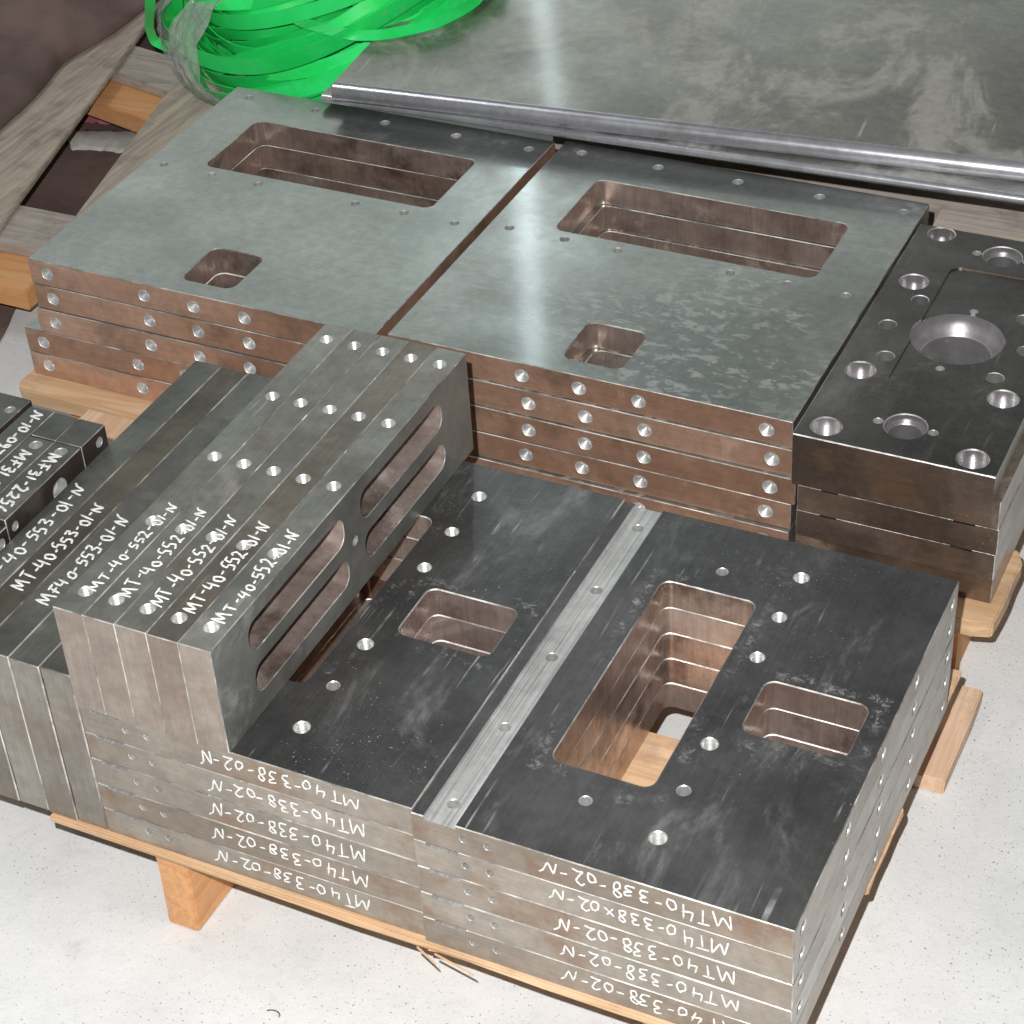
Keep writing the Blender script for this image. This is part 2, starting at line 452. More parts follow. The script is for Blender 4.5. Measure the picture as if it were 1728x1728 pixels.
def blind(axis, cx, cy, r, w, d, s=1, c=0.6, thread=False, n=20, cone=True, flat_r=None):
    """hole of radius r sunk by d from the surface at w; s=+1: the surface faces up the axis"""
    rings = [(c + 1, w + s), (0, w - s * c)]
    if thread:
        z = w - s * (c + 0.2)
        while (w - z) * s < d - 2.6:
            rings.append((-0.7, z - s * 0.9)); rings.append((0.0, z - s * 1.8))
            z -= s * 2.0
    rings.append((0, w - s * d))
    if cone:
        rings.append((-r * 0.93, w - s * (d + r * 0.55)))
    return (axis, circle(cx, cy, r, n), rings)

def boolean(me, groups):
    """apply groups of cutters one after the other"""
    for cuts in groups:
        if not cuts:
            continue
        bm = bmesh.new()
        for axis, f, rings in cuts:
            loft(bm, axis, f, rings)
        for v in bm.verts:
            v.co *= MM * 10
        bmesh.ops.recalc_face_normals(bm, faces=bm.faces)
        cm = bpy.data.meshes.new('tmp'); bm.to_mesh(cm); bm.free()
        a = bpy.data.objects.new('tmp_a', me); b = bpy.data.objects.new('tmp_b', cm)
        COL.objects.link(a); COL.objects.link(b)
        md = a.modifiers.new('b', 'BOOLEAN'); md.operation = 'DIFFERENCE'; md.solver = 'EXACT'; md.object = b
        dg = bpy.context.evaluated_depsgraph_get()
        new = bpy.data.meshes.new_from_object(a.evaluated_get(dg))
        bpy.data.objects.remove(a); bpy.data.objects.remove(b); bpy.data.meshes.remove(cm); bpy.data.meshes.remove(me)
        me = new
    return me

def make_plate(name, size, groups, mats, pick, c=0.6, extra=None, smooth_holes=True):
    """plate with its corner at the origin; pick(center_mm, normal, area)->material index"""
    bm = bmesh.new()
    chamfer_box(bm, (0, 0, 0), size, c)
    if extra:
        extra(bm)
    for v in bm.verts:
        v.co *= MM * 10
    bmesh.ops.recalc_face_normals(bm, faces=bm.faces)
    me = bpy.data.meshes.new(name); bm.to_mesh(me); bm.free()
    me = boolean(me, groups)
    me.name = name
    me.transform(Matrix.Scale(0.1, 4))
    me.materials.clear()
    for mt in list(mats) + [M['edge_highlight']]:
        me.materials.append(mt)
    for pl in me.polygons:
        cc = pl.center * 1000
        k = pick(cc, pl.normal)
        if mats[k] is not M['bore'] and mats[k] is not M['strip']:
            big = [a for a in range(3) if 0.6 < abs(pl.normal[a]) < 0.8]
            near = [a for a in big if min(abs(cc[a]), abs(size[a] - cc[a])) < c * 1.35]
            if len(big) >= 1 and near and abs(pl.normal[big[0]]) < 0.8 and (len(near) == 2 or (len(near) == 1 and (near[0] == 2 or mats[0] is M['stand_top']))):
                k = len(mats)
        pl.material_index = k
        pl.use_smooth = True
    me.set_sharp_from_angle(angle=radians(28))
    me.update()
    return me

# ------------------------------------------------------------------ hand lettering
G = {
 'M': (0.78, [[(0, 0), (0.08, 0.95), (0.36, 0.25), (0.62, 0.98), (0.76, 0.0)]]),
 'T': (0.62, [[(0.0, 0.92), (0.62, 1.0)], [(0.33, 0.95), (0.30, 0.05)]]),
 'F': (0.58, [[(0.05, 0.92), (0.62, 1.0)], [(0.22, 0.95), (0.18, 0.0)], [(0.0, 0.45), (0.50, 0.52)]]),
 'N': (0.70, [[(0.0, 0.0), (0.10, 0.85), (0.42, 0.12), (0.55, 0.80), (0.78, 1.05)]]),
 '4': (0.58, [[(0.18, 1.0), (0.02, 0.42), (0.50, 0.50)], [(0.46, 0.92), (0.36, 0.0)]]),
 '0': (0.46, [[(0.26, 0.72), (0.04, 0.52), (0.08, 0.12), (0.32, 0.04), (0.44, 0.34), (0.36, 0.66), (0.22, 0.72)]]),
 '3': (0.48, [[(0.04, 0.88), (0.34, 0.94), (0.38, 0.72), (0.14, 0.54), (0.42, 0.40), (0.36, 0.08), (0.02, 0.06)]]),
 '8': (0.48, [[(0.40, 0.84), (0.20, 0.98), (0.06, 0.78), (0.36, 0.44), (0.34, 0.10), (0.10, 0.04), (0.06, 0.34), (0.38, 0.62), (0.40, 0.84)]]),
 '2': (0.50, [[(0.02, 0.78), (0.22, 0.98), (0.42, 0.76), (0.22, 0.36), (0.0, 0.06), (0.22, 0.12), (0.50, 0.04)]]),
 '5': (0.48, [[(0.12, 0.94), (0.06, 0.54), (0.34, 0.54), (0.38, 0.18), (0.02, 0.02)], [(0.12, 0.94), (0.46, 0.98)]]),
 '6': (0.44, [[(0.34, 0.98), (0.08, 0.50), (0.08, 0.12), (0.34, 0.08), (0.36, 0.38), (0.12, 0.40)]]),
 '1': (0.16, [[(0.10, 0.96), (0.04, 0.02)]]),
 '9': (0.44, [[(0.36, 0.70), (0.14, 0.62), (0.08, 0.86), (0.34, 0.94), (0.34, 0.50), (0.26, 0.0)]]),
 'X': (0.50, [[(0.04, 0.80), (0.46, 0.20)], [(0.44, 0.82), (0.04, 0.16)]]),
 '-': (0.42, [[(0.04, 0.46), (0.38, 0.52)]]),
 ' ': (0.25, []),
}

def smooth_line(pts, sub=5):
    if len(pts) < 3:
        a, b = pts[0], pts[-1]
        return [a.lerp(b, i / 4) for i in range(5)]
    out = []
    P = [pts[0] * 2 - pts[1]] + pts + [pts[-1] * 2 - pts[-2]]
    for i in range(1, len(P) - 2):
        for k in range(sub):
            t = k / sub
            p0, p1, p2, p3 = P[i - 1], P[i], P[i + 1], P[i + 2]
            q = 0.5 * ((2 * p1) + (p2 - p0) * t + (2 * p0 - 5 * p1 + 4 * p2 - p3) * t * t + (3 * p1 - p0 - 3 * p2 + p3) * t ** 3)
            out.append(p1.lerp(p2, t) * 0.45 + q * 0.55)
    out.append(pts[-1])
    return out

def writing(text, start, along, up, length, height, width, seed):
    """raised paint strokes; start = lower left of the first letter (mm)"""
    R = random.Random(seed)
    S, A, U = Vector(start), Vector(along).normalized(), Vector(up).normalized()
    N = A.cross(U)
    gap = 0.16
    total = sum(G[c][0] + gap for c in text) - gap
    k = length / total
    V, F = [], []
    x = 0.0
    for ch in text:
        w, strokes = G[ch]
        jy, js, jr = R.uniform(-0.09, 0.09), R.uniform(0.82, 1.12), R.uniform(-0.13, 0.16)
        for st in strokes:
            pts = [S + A * ((x + px + jr * py + R.uniform(-.035, .035)) * k) + U * ((py * js + jy + R.uniform(-.04, .04)) * height) for px, py in st]
            line = smooth_line(pts)
            prof = ((-1, 0), (-0.72, 0.32), (0, 0.42), (0.72, 0.32), (1, 0))
            base = len(V)
            n = len(line)
            for i, q in enumerate(line):
                t = (line[min(i + 1, n - 1)] - line[max(i - 1, 0)])
                t = t.normalized() if t.length > 1e-6 else A
                side = N.cross(t).normalized()
                ww = width * 0.5 * (0.55 if i in (0, n - 1) else 1.0) * (1 + 0.18 * sin(i * 1.7 + seed))
                for a, h in prof:
                    V.append(q + side * (a * ww) + N * (h + 0.03 + 0.004 * (len(F) % 7)))
            for i in range(n - 1):
                for j in range(4):
                    b0 = base + i * 5 + j
                    F.append((b0, b0 + 1, b0 + 6, b0 + 5))
            F.append(tuple(base + j for j in (4, 3, 2, 1, 0)))
            F.append(tuple(base + (n - 1) * 5 + j for j in range(5)))
        x += w + gap
    me = mesh_from('painted_writing', V, F, [M['paint']], smooth=True)
    return me

# ------------------------------------------------------------------ the floor
def prism(name, poly, z0, z1, mat, parent=None, wob=0.0, sub=1, rough_seed=0):
    """upright prism over a polygon (mm) with softened, slightly uneven edges"""
    R = random.Random(rough_seed + len(poly))
    bm = bmesh.new()
    bot = [bm.verts.new((x, y, z0)) for x, y in poly]
    top = [bm.verts.new((x, y, z1)) for x, y in poly]
    n = len(poly)
    bm.faces.new(bot[::-1]); bm.faces.new(top)
    for i in range(n):
        j = (i + 1) % n
        bm.faces.new((bot[i], bot[j], top[j], top[i]))
    bmesh.ops.recalc_face_normals(bm, faces=bm.faces)
    if sub > 1:
        bmesh.ops.subdivide_edges(bm, edges=[e for e in bm.edges if e.calc_length() > 60], cuts=sub, use_grid_fill=True)
    if wob:
        for v in bm.verts:
            v.co += Vector((R.uniform(-wob, wob), R.uniform(-wob, wob), 0))
    bmesh.ops.bevel(bm, geom=[e for e in bm.edges if e.calc_face_angle(0) > 0.5], offset=1.3, segments=2, affect='EDGES', clamp_overlap=True)
    for v in bm.verts:
        v.co *= MM
    me = bpy.data.meshes.new(name); bm.to_mesh(me); bm.free()
    me.materials.append(mat)
    return link(name, me, parent)

def box_poly(x0, y0, x1, y1):
    return [(x0, y0), (x1, y0), (x1, y1), (x0, y1)]

FLOOR = -86
me = mesh_from('floor', [(-6000, -4000, FLOOR), (6000, -4000, FLOOR), (6000, 8000, FLOOR), (-6000, 8000, FLOOR)], [(0, 1, 2, 3)], [M['floor']])
tag(link('floor', me), kind='structure')

def empty(name, loc):
    o = bpy.data.objects.new(name, None)
    COL.objects.link(o)
    o.location = tuple(c * MM for c in loc)
    o.empty_display_size = 0.05
    return o

# ------------------------------------------------------------------ pallets
def part(root, name, poly, z0, z1, mat, **kw):
    ox, oy, oz = (c * 1000 for c in root.location)
    return prism(name, [(x - ox, y - oy) for x, y in poly], z0 - oz, z1 - oz, mat, parent=root, **kw)

fp = tag(empty('wooden_pallet', (0, 200, FLOOR)), 'fresh pine pallet under the dark front stacks, thin boards on a tall orange runner', 'pallet')
def B(root, *a, **k): return part(root, 'deck_board', *a, **k)
B(fp, [(-313, -4), (35, -5), (262, -6), (262, 98), (-313, 98)], -6.8, -0.2, M['pine_x'], wob=0.8, sub=3)
B(fp, [(-313, 157), (265.5, 157), (265.5, 240), (262, 247), (-313, 246)], -8.5, -0.2, M['pine_x'], wob=0.8, sub=3)
B(fp, [(-313, 286), (262, 284), (264, 400), (-313, 402)], -8.5, -0.2, M['pine_x'], wob=0.8, sub=3, rough_seed=2)
for x0, y0 in ((-226, 2), (-22, 110), (160, 2)):
    part(fp, 'runner', box_poly(x0, y0, x0 + 27, 405), FLOOR + 0.4, -8.8, M['stringer'], sub=2, wob=0.6)
part(fp, 'base_board', box_poly(60, 348, 270, 461), FLOOR + 0.4, -70, M['pine_y'], sub=2, wob=0.8)
part(fp, 'side_plank', box_poly(-592, 60, -499, 455), -15, -0.6, M['pine_y'], sub=2, wob=0.8)
part(fp, 'side_plank', box_poly(-496, 60, -396, 455), -15, -0.6, M['pine_y'], sub=2, wob=0.8)
part(fp, 'runner', box_poly(-560, 150, -330, 190), FLOOR + 0.4, -15.4, M['stringer'], sub=2)
part(fp, 'runner', box_poly(-560, 360, -330, 400), FLOOR + 0.4, -15.4, M['stringer'], sub=2)

rp = tag(empty('wooden_pallet', (-200, 650, FLOOR)), 'pine pallet carrying the two wide window-cut stacks and the bored block behind', 'pallet')
B(rp, [(-684, 470), (-676, 459), (-200, 459), (-200, 560), (-676, 560)], -18, -0.2, M['pine_x'], sub=3, wob=1)
B(rp, [(-198, 459), (255, 458), (272, 462), (273, 545), (266, 560), (-198, 560)], -16, -0.2, M['pine_x'], sub=3, wob=1)
B(rp, box_poly(-676, 620, 255, 720), -16, -0.2, M['pine_x'], sub=3, wob=1)
B(rp, box_poly(-676, 775, 255, 880), -16, -0.2, M['pine_x'], sub=3, wob=1)
for x0 in (-640, -215, 205):
    part(rp, 'runner', box_poly(x0, 480, x0 + 35, 878), FLOOR + 0.4, -18.4, M['stringer'], sub=2, wob=0.6)

lp = tag(empty('weathered_pallet', (-900, 900, FLOOR)), 'old grey pallet with wide gaps and orange timber bars, partly under brown cloth', 'pallet')
def sh(poly, dz):  # polygons were measured at z=0
    return [(x + 0.9 * dz * 1.3, y - 0.9 * dz * 1.6) for x, y in poly]
part(lp, 'plank', [(-880, 690), (-899, 761), (-1024, 1223), (-1100, 1500), (-1260, 1500), (-1180, 1223), (-1050, 761), (-1030, 690)], -8, -0.3, M['grey_wood'], sub=1, wob=0.8)
part(lp, 'plank', [(-800, 690), (-821, 766), (-889, 1050), (-960, 1330), (-850, 1330), (-770, 1050), (-690, 766), (-685, 690)], -8, -0.3, M['grey_wood'], sub=1, wob=0.8, rough_seed=5)
part(lp, 'cross_board', [(-1150, 690), (-1150, 768), (-700, 774), (-700, 700)], -22, -8.4, M['grey_wood_x'], wob=0.8)
part(lp, 'cross_board', [(-1090, 1170), (-1040, 1168), (-780, 1118), (-780, 1040), (-1090, 1110)], -22, -8.4, M['grey_wood_x'], wob=0.8, rough_seed=4)
part(lp, 'timber_bar', [(-1150, 645), (-805, 640), (-805, 705), (-1150, 705)], -48, -22.4, M['orange_bar'], wob=0.8)
part(lp, 'timber_bar', [(-1100, 1063), (-1100, 1130), (-800, 1052), (-800, 990)], -46, -22.4, M['orange_bar'], wob=0.8)
for x0, y0, x1, y1, zt in ((-1140, 650, -1080, 700, -48.4), (-900, 720, -860, 690, -48.4), (-1095, 1075, -1055, 1110, -46.4), (-850, 1010, -815, 1045, -46.4)):
    part(lp, 'foot_block', box_poly(x0, y0, x1, y1), FLOOR + 3, zt, M['orange_bar'])

# ------------------------------------------------------------------ slotted plates of the two front stacks
TA = 25.12
def ab_pick(c, n):
    if n.z > 0.9:
        if c.z > TA - 1.0: return 0
        if c.z > TA - 4.5: return 3
    inside = 2 < c.x < 261 and 2 < c.y < 355
    for (x, y, r) in AB_TOP + AB_STRIP:
        if abs(c.x - x) < r + 1.5 and abs(c.y - y) < r + 1.5 and math.hypot(c.x - x, c.y - y) < r + 1.3: return 4
    for (x, y, r) in AB_SIDE_R:
        if c.x > 230 and math.hypot(c.y - x, c.z - y) < r + 1.3 and abs(n.x) < 0.99: return 4
    for (x, y, r) in AB_SIDE_F:
        if c.y < 20 and math.hypot(c.x - x, c.z - y) < r + 1.0 and abs(n.y) < 0.99: return 4
    if c.x < 36 and c.z > TH - 3.6 and 1 < c.x and abs(n.y) < 0.9: return 3
    if inside: return 2
    if n.x > 0.9: return 5
    return 1
AB_TOP = [(100.6, 304, 4.2), (156.4, 318.5, 5.6), (156.5, 271, 5.2), (156.6, 225, 5.2), (157, 132, 5.8), (157, 85, 4.6), (157.4, 40, 5.8), (101.6, 52.5, 4.2)]
AB_STRIP = [(21.6, y, 4.2) for y in (20, 98, 175, 254, 333)]
AB_SIDE_R = [(15, 12.6, 5.2), (103, 12.6, 5.2), (177, 12.6, 5.2), (254, 12.6, 5.2), (342, 12.6, 5.2)]
AB_SIDE_F = [(37.8, 14.2, 2.7), (55.4, 14.2, 2.7)]
TH = TA - 0.07
g_box = [('z', rrect(9.5, -5, 33, 365, 0.1, 1), [(0, TH - 3.1), (0, TH + 2)])]
g_holes = [through('z', rrect(64, 79, 137, 280, 8), 0, TH, 0.8), through('z', rrect(171, 151.5, 244.5, 206, 8), 0, TH, 0.8)]
g_holes += [blind('z', x, y, r, TH, 19, thread=r > 5, c=0.5) for x, y, r in AB_TOP]
g_holes += [blind('z', x, y, r, TH - 3.1, 9, c=0.4) for x, y, r in AB_STRIP]
g_side = [blind('x', y, z, r, 263, 12, c=0.5) for y, z, r in AB_SIDE_R]
g_side += [blind('y', x, z, r, 0, 9, s=-1, c=0.3, n=14) for x, z, r in AB_SIDE_F]
ab_mesh = make_plate('slotted_plate', (263, 357, TH), [g_box, g_holes, g_side],
                     [M['black_top'], M['edge'], M['inner'], M['strip'], M['bore'], M['side_grey']], ab_pick, c=0.7)

ORD = {5: 'topmost', 4: 'second from the top', 3: 'middle', 2: 'fourth from the top', 1: 'bottom'}
for stack, x0, y0, words in (('left', -261.4, 0.0, 'in the stack under the standing plates'), ('right', 1.9, -3.0, 'in the right front stack')):
    R = random.Random(3 if stack == 'left' else 11)
    for k in range(1, 6):
        jx = 0 if k == 5 else R.uniform(-0.35, 0.1)
        jy = 0 if k == 5 else R.uniform(-0.2, 0.5)
        o = link('slotted_plate', ab_mesh, loc=(x0 + jx, y0 + jy, (k - 1) * TA + 0.03), rotz=0 if k == 5 else R.uniform(-0.0004, 0.0004))
        lab = {5: 'topmost dark slotted steel plate ', 4: 'second plate from the top ', 3: 'middle plate of five ',
               2: 'fourth plate from the top ', 1: 'lowest plate on the pallet boards '}[k] + words
        if stack == 'right' and k == 4: lab = 'second plate from the top, marked with an X, in the right front stack'
        tag(o, lab, 'steel plate', 'slotted plates in the %s front stack' % stack)
        txt = 'MT40-338X02-N' if (stack == 'right' and k == 4) else 'MT40-338-02-N'
        xs = [0, 222, 224, 222, 221, 220][6 - k] if stack == 'left' else [0, 223 - 2, 222 - 2, 226 - 2, 229 - 2, 230 - 2][6 - k]
        ln = 124 if stack == 'left' else 124
        w = link('painted_writing', writing(txt, (xs, -0.02, 19.6), (-1, 0, 0), (0, 0, -1), ln + R.uniform(-3, 3), 13.0, 1.35, k + (10 if stack == 'left' else 40)), parent=o)

# ------------------------------------------------------------------ plates standing on edge (windows through them)
CW, CL, CH = 24.9, 375, 91.6
C_TOP = [(12.4, y, 5.2) for y in (22, 105, 187, 270, 354)]
C_WIN = [(43, 17, 173.5, 40.5), (43, 53.5, 173.5, 78), (199.5, 17, 328, 40.5), (199.5, 53.5, 328, 78)]
def c_pick(c, n):
    for (x, y, r) in C_TOP:
        if c.z > 60 and math.hypot(c.x - x, c.y - y) < r + 1.2 and (c.z < CH - 0.1): return 4
    if n.z > 0.9 and c.z > CH - 1.2: return 0
    if abs(n.x) > 0.9 and (c.x > CW - 1 or c.x < 1): return 3
    if 2 < c.y < CL - 2 and 2 < c.z < CH - 2 and 0.0 < c.x < CW:
        if math.hypot(c.y - 186.5, c.z - 46) < 5: return 4
        return 2
    return 1
g1 = [through('x', rrect(y0, z0, y1, z1, 9.5, 6), 0, CW, 0.5) for y0, z0, y1, z1 in C_WIN]
g1 += [blind('z', x, y, r, CH, 12.0, thread=True, c=0.5, cone=False) for x, y, r in C_TOP]
g1 += [blind('x', 186.5, 46, 3.6, CW, 8, c=0.4)]
c_mesh = make_plate('standing_plate', (CW, CL, CH), [g1], [M['stand_top'], M['stand_front'], M['inner'], M['stand_side'], M['bore']], c_pick, c=0.6)
c_lab = ['leftmost of the five standing window plates, touching the lower dark plates',
         'second standing window plate from the left', 'middle one of the five standing window plates',
         'fourth standing window plate from the left', 'rightmost standing window plate, its four long slots facing the small square window']
for i in range(5):
    jy = [0.15, 0.0, 0.2, -0.1, 0.0][i]
    o = link('standing_plate', c_mesh, loc=(-261.4 + 25.0 * i, -1.6 + jy, 5 * TA + 0.04))
    tag(o, c_lab[i], 'steel plate', 'plates standing on edge with long slots')
    s = [(20.0, 21), (19.5, 24), (19.5, 23), (19.5, 26), (19.5, 25)][i]
    link('painted_writing', writing('MT-40-552-01-N', (s[0], s[1] + 4, CH), (0, 1, 0), (-1, 0, 0), 102, 11.5 if i else 9.5, 1.6, 70 + i), parent=o)

# ------------------------------------------------------------------ lower standing plates at the left
DW, DL, DH = 26.0, 371, 152.4
def d_pick(c, n):
    if n.z > 0.9: return 0
    if abs(n.x) > 0.9: return 2
    return 1
d_mesh = make_plate('edge_plate', (DW, DL, DH), [[('y', rrect(-4, 18, 1.2, 40, 0.1, 1), [(0, -1), (0, 6)]), ('y', rrect(-4, 118, 1.2, 142, 0.1, 1), [(0, -1), (0, 6)])]],
                    [M['stand_top_dark'], M['stand_low'], M['side_grey']], d_pick, c=0.8)
d_lab = ['plain tall plate on edge, beside the five window plates, without writing in view',
         'plain plate on edge, second from the window plates',
         'plate on edge with a number ending beside the window plates',
         'plate on edge with white number, between two other numbered plain ones',
         'outermost plain plate on edge, beside the small drilled blocks']
for i in range(5):
    o = link('edge_plate', d_mesh, loc=(-262.0 - 26.35 * (i + 1), [0.3, -0.5, 0.2, -0.4, 0.6][i], 0.05))
    tag(o, d_lab[i], 'steel plate', 'plain plates standing on edge at the left')
    if i >= 2:
        st = {2: (19.5, 58, 'MF40-553-01-N'), 3: (19, 66, 'MT-40-553-01-N'), 4: (19, 53, 'MT-40-553-01-N')}[i]
        link('painted_writing', writing(st[2], (st[0], st[1], DH), (0, 1, 0), (-1, 0, 0), 108 if i < 4 else 134, 13.0, 1.9, 90 + i), parent=o)

# ------------------------------------------------------------------ small drilled blocks at far left
def e_pick(c, n):
    if n.z > 0.9 and c.z > EH - 1: return 0
    if n.z < 0.9 and 1.5 < c.y < e_len - 1.5 and (2 < c.z < EH - 1) and abs(n.x) < 0.95 and (1 < c.x < 22.5): return 2
    return 1
EH = 164.8
rows = [(-424.5, 24.2), (-448.5, 23.7), (-472.5, 23.7), (-509.5, 34)]
e_specs = [  # x0, width, y0, length, height, top holes, side holes, words
    (rows[0][0], rows[0][1], 117, 99, 164.8, [(12.4, 89, 5.0)], [(66, 148, 8.5), (9, 153, 3.6)], 'small block with a big side bore and white number, nearest the plain plates'),
    (rows[0][0], rows[0][1], 217, 33, 164.8, [], [(22, 155, 4.0)], 'short block with one side hole, behind the numbered block nearest the plates'),
    (rows[1][0], rows[1][1], 60, 156, 164.6, [(12, 147, 5.0)], [], 'numbered small block in the second row of drilled blocks'),
    (rows[1][0], rows[1][1], 217, 33, 164.9, [], [], 'short plain block at the far end of the second row'),
    (rows[2][0], rows[2][1], 60, 190, 165.0, [], [], 'long numbered block in the third row, number reading away'),
    (rows[3][0], rows[3][1], 60, 196, 166.5, [(26, 178, 4.0)], [(180, 158, 3.0)], 'leftmost wide block, cut off by the picture edge, without a number'),
    (rows[0][0] + 1, rows[0][1], 70, 46, 160.0, [], [(36, 150, 4.5), (24, 138, 4.0)], 'lower block with two side holes, in front of the numbered row'),
]
for i, (x0, w, y0, ln, h, th, shl, words) in enumerate(e_specs):
    e_len = ln; EH = h
    g = [blind('z', x, y, r, h, 10, c=0.5) for x, y, r in th] + [blind('x', y, z, r, w, 9, c=0.5, n=28) for y, z, r in shl]
    def e_pick2(c, n, th=th, shl=shl, h=h, w=w):
        for (x, y, r) in th:
            if c.z > h - 16 and math.hypot(c.x - x, c.y - y) < r + 1.2 and c.z < h - 0.05: return 2
        for (y, z, r) in shl:
            if c.x > w - 16 and math.hypot(c.y - y, c.z - z) < r + 1.2 and c.x < w - 0.05: return 2
        return 0 if n.z > 0.9 else 1
    me = make_plate('drilled_block', (w, ln, h), [g] if g else [], [M['small_top'], M['block_side'], M['bore']], e_pick2, c=0.6)
    o = tag(link('drilled_block', me, loc=(x0, y0, 0.05)), words, 'steel block', 'small drilled blocks at the left edge')
    if i == 0:
        link('painted_writing', writing('MF31-2256-01', (5, 84, h), (0, -1, 0), (1, 0, 0), 96, 12, 2.2, 131), parent=o)
    if i == 2:
        link('painted_writing', writing('MF31-221', (5, 138, h), (0, -1, 0), (1, 0, 0), 62, 12, 2.2, 132), parent=o)
    if i == 4:
        link('painted_writing', writing('MF31-2260-01-N', (18, 76, h), (0, 1, 0), (-1, 0, 0), 110, 12, 2.2, 133), parent=o)

# ------------------------------------------------------------------ wide plates of the two rear stacks
TG = 26.08
GW, GL = 369, 375
FG_TOP = [(25, 357, 4.2), (106.5, 355, 4.2), (188.5, 354, 4.2), (270, 353, 4.2), (351, 352, 4.2),
          (21, 201, 3.6), (78, 199.5, 3.6), (131.5, 198.5, 3.6), (240.5, 197.5, 3.6), (293.5, 197.5, 3.6), (347.5, 196.5, 3.6)]
FG_SIDE = [(20, 13.3, 6.4), (128, 13.3, 6.4), (181, 13.3, 6.4), (235, 13.3, 6.4), (347, 13.3, 6.4)]
def fg_pick(c, n):
    if n.z > 0.9 and c.z > TG - 1: return 0
    for (x, y, r) in FG_TOP:
        if math.hypot(c.x - x, c.y - y) < r + 1.9 and c.z > TG - 22: return 3
    for (x, y, r) in FG_SIDE:
        if c.y < 24 and math.hypot(c.x - x, c.z - y) < r + 1.0 and (c.y > 0.1): return 3
    if 2 < c.x < GW - 2 and 2 < c.y < GL - 2: return 2
    return 4 if n.x > 0.9 else 1
TH2 = TG - 0.07
gt = [through('z', rrect(61, 213, 313, 314, 9), 0, TH2, 0.6), through('z', rrect(156, 20.5, 211, 80, 9), 0, TH2, 0.8)]
gt += [blind('z', x, y, r + 0.5, TH2, 9, c=0.7, n=20) for x, y, r in FG_TOP]
gs = [('y', circle(x, z, r, 28), [(1.3, -1), (0, 0.3), (0, 1.6), (-r * 0.96, 1.6 + r * 0.62)]) for x, z, r in FG_SIDE]
fg_mesh = make_plate('window_plate', (GW, GL, TH2), [gt, gs], [M['green_top'], M['copper_edge'], M['inner'], M['bore'], M['side_grey']], fg_pick, c=0.6)
lev = {5: 'topmost', 4: 'second from top', 3: 'third from top', 2: 'fourth from top', 1: 'lowest'}
for k in range(1, 6):       # rear left stack: the lower two pushed left
    x0 = {5: -657.5, 4: -656.0, 3: -658.0, 2: -677.5, 1: -677.0}[k]
    y0 = {5: 489.6, 4: 488.6, 3: 487.0, 2: 486.6, 1: 486.2}[k]
    o = link('window_plate', fg_mesh, loc=(x0, y0, (k - 1) * TG + 0.04), rotz=-0.004 + {5: 0, 4: 0.001, 3: -0.001, 2: 0.002, 1: 0}[k])
    o.material_slots[0].link = 'OBJECT'; o.material_slots[0].material = M['green_clean']
    o.material_slots[4].link = 'OBJECT'; o.material_slots[4].material = M['copper_edge']
    tag(o, lev[k] + ' window-cut plate in the rear left stack' + (', pushed further left' if k < 3 else ', rusty front edge'), 'steel plate', 'wide window plates in the rear left stack')
for k in range(1, 6):
    x0 = {5: -278.8, 4: -273.0, 3: -273.0, 2: -276.5, 1: -276.5}[k]
    y0 = {5: 493.4, 4: 491.6, 3: 489.6, 2: 487.6, 1: 484.5}[k]
    o = link('window_plate', fg_mesh, loc=(x0, y0, (k - 1) * TG + 0.04), rotz=-0.004 + {5: 0, 4: -0.002, 3: -0.006, 2: 0.001, 1: -0.003}[k])
    tag(o, lev[k] + ' window-cut plate in the rear middle stack beside the bored die block', 'steel plate', 'wide window plates in the rear middle stack')

# ------------------------------------------------------------------ bored die block and the plates under it
HX, HY, HW, HL, HZ0, HZ1 = 94.0, 478.5, 170.0, 352.0, 79.6, 129.6
HH = HZ1 - HZ0
H_BIG = [(23, 340, 12), (23.5, 253, 12.3), (22.5, 105, 12.3), (22, 19, 12.3), (141, 17.5, 12.3), (141.5, 105, 12.3), (141, 340, 12), (141, 253, 12)]
H_MID = [(37, 226, 7.3), (23, 179, 7.3), (35.5, 132, 7.3), (127.5, 132, 7.3), (141, 179, 7.3), (128, 226, 7.3)]
H_TINY = [(58, 40.5, 3.8), (103, 40, 3.8), (82, 132, 3.8), (84.5, 226, 3.8), (61.5, 318, 3.8), (106, 318, 3.8)]
H_BORE = [(83, 180, 39.0, 29.0, 17), (80.5, 41, 17.0, 13.5, 7), (84, 320, 17.0, 13.5, 7)]
def h_pick(c, n):
    for x, y, r1, r2, d in H_BORE:
        if math.hypot(c.x - x, c.y - y) < r1 + 1.5 and c.z < HH - 0.05: return 4
    for (x, y, r) in H_BIG + H_MID + H_TINY:
        if math.hypot(c.x - x, c.y - y) < r + 1.3 and c.z < HH - 0.05: return 2 if r < 5 else 4
    if n.z > 0.9 and c.z > HH - 5: return 0
    if n.x > 0.9: return 3
    return 1
g_step = [('y', rrect(163.5, 28, 190, 80, 0.1, 1), [(0, -5), (0, HL + 5)])]
g_pocket = [('z', rrect(47, 95.5, 121, 290, 9, 4), [(0, HH - 1.6), (0, HH + 3)])]
g_b1 = [('z', circle(x, y, r1, 48 if r1 > 20 else 32), [(1.8, HH + 1), (0, HH - 0.8), (0, HH - d)]) for x, y, r1, r2, d in H_BORE]
g_b1 += [blind('z', x, y, r, HH, 13, c=0.9, n=32, cone=False) for x, y, r in H_BIG]
g_b1 += [blind('z', x, y, r, HH, 20, c=0.6, n=24) for x, y, r in H_MID]
g_tiny = [blind('z', x, y, r, HH, 9, c=0.4, n=16) for x, y, r in H_TINY]
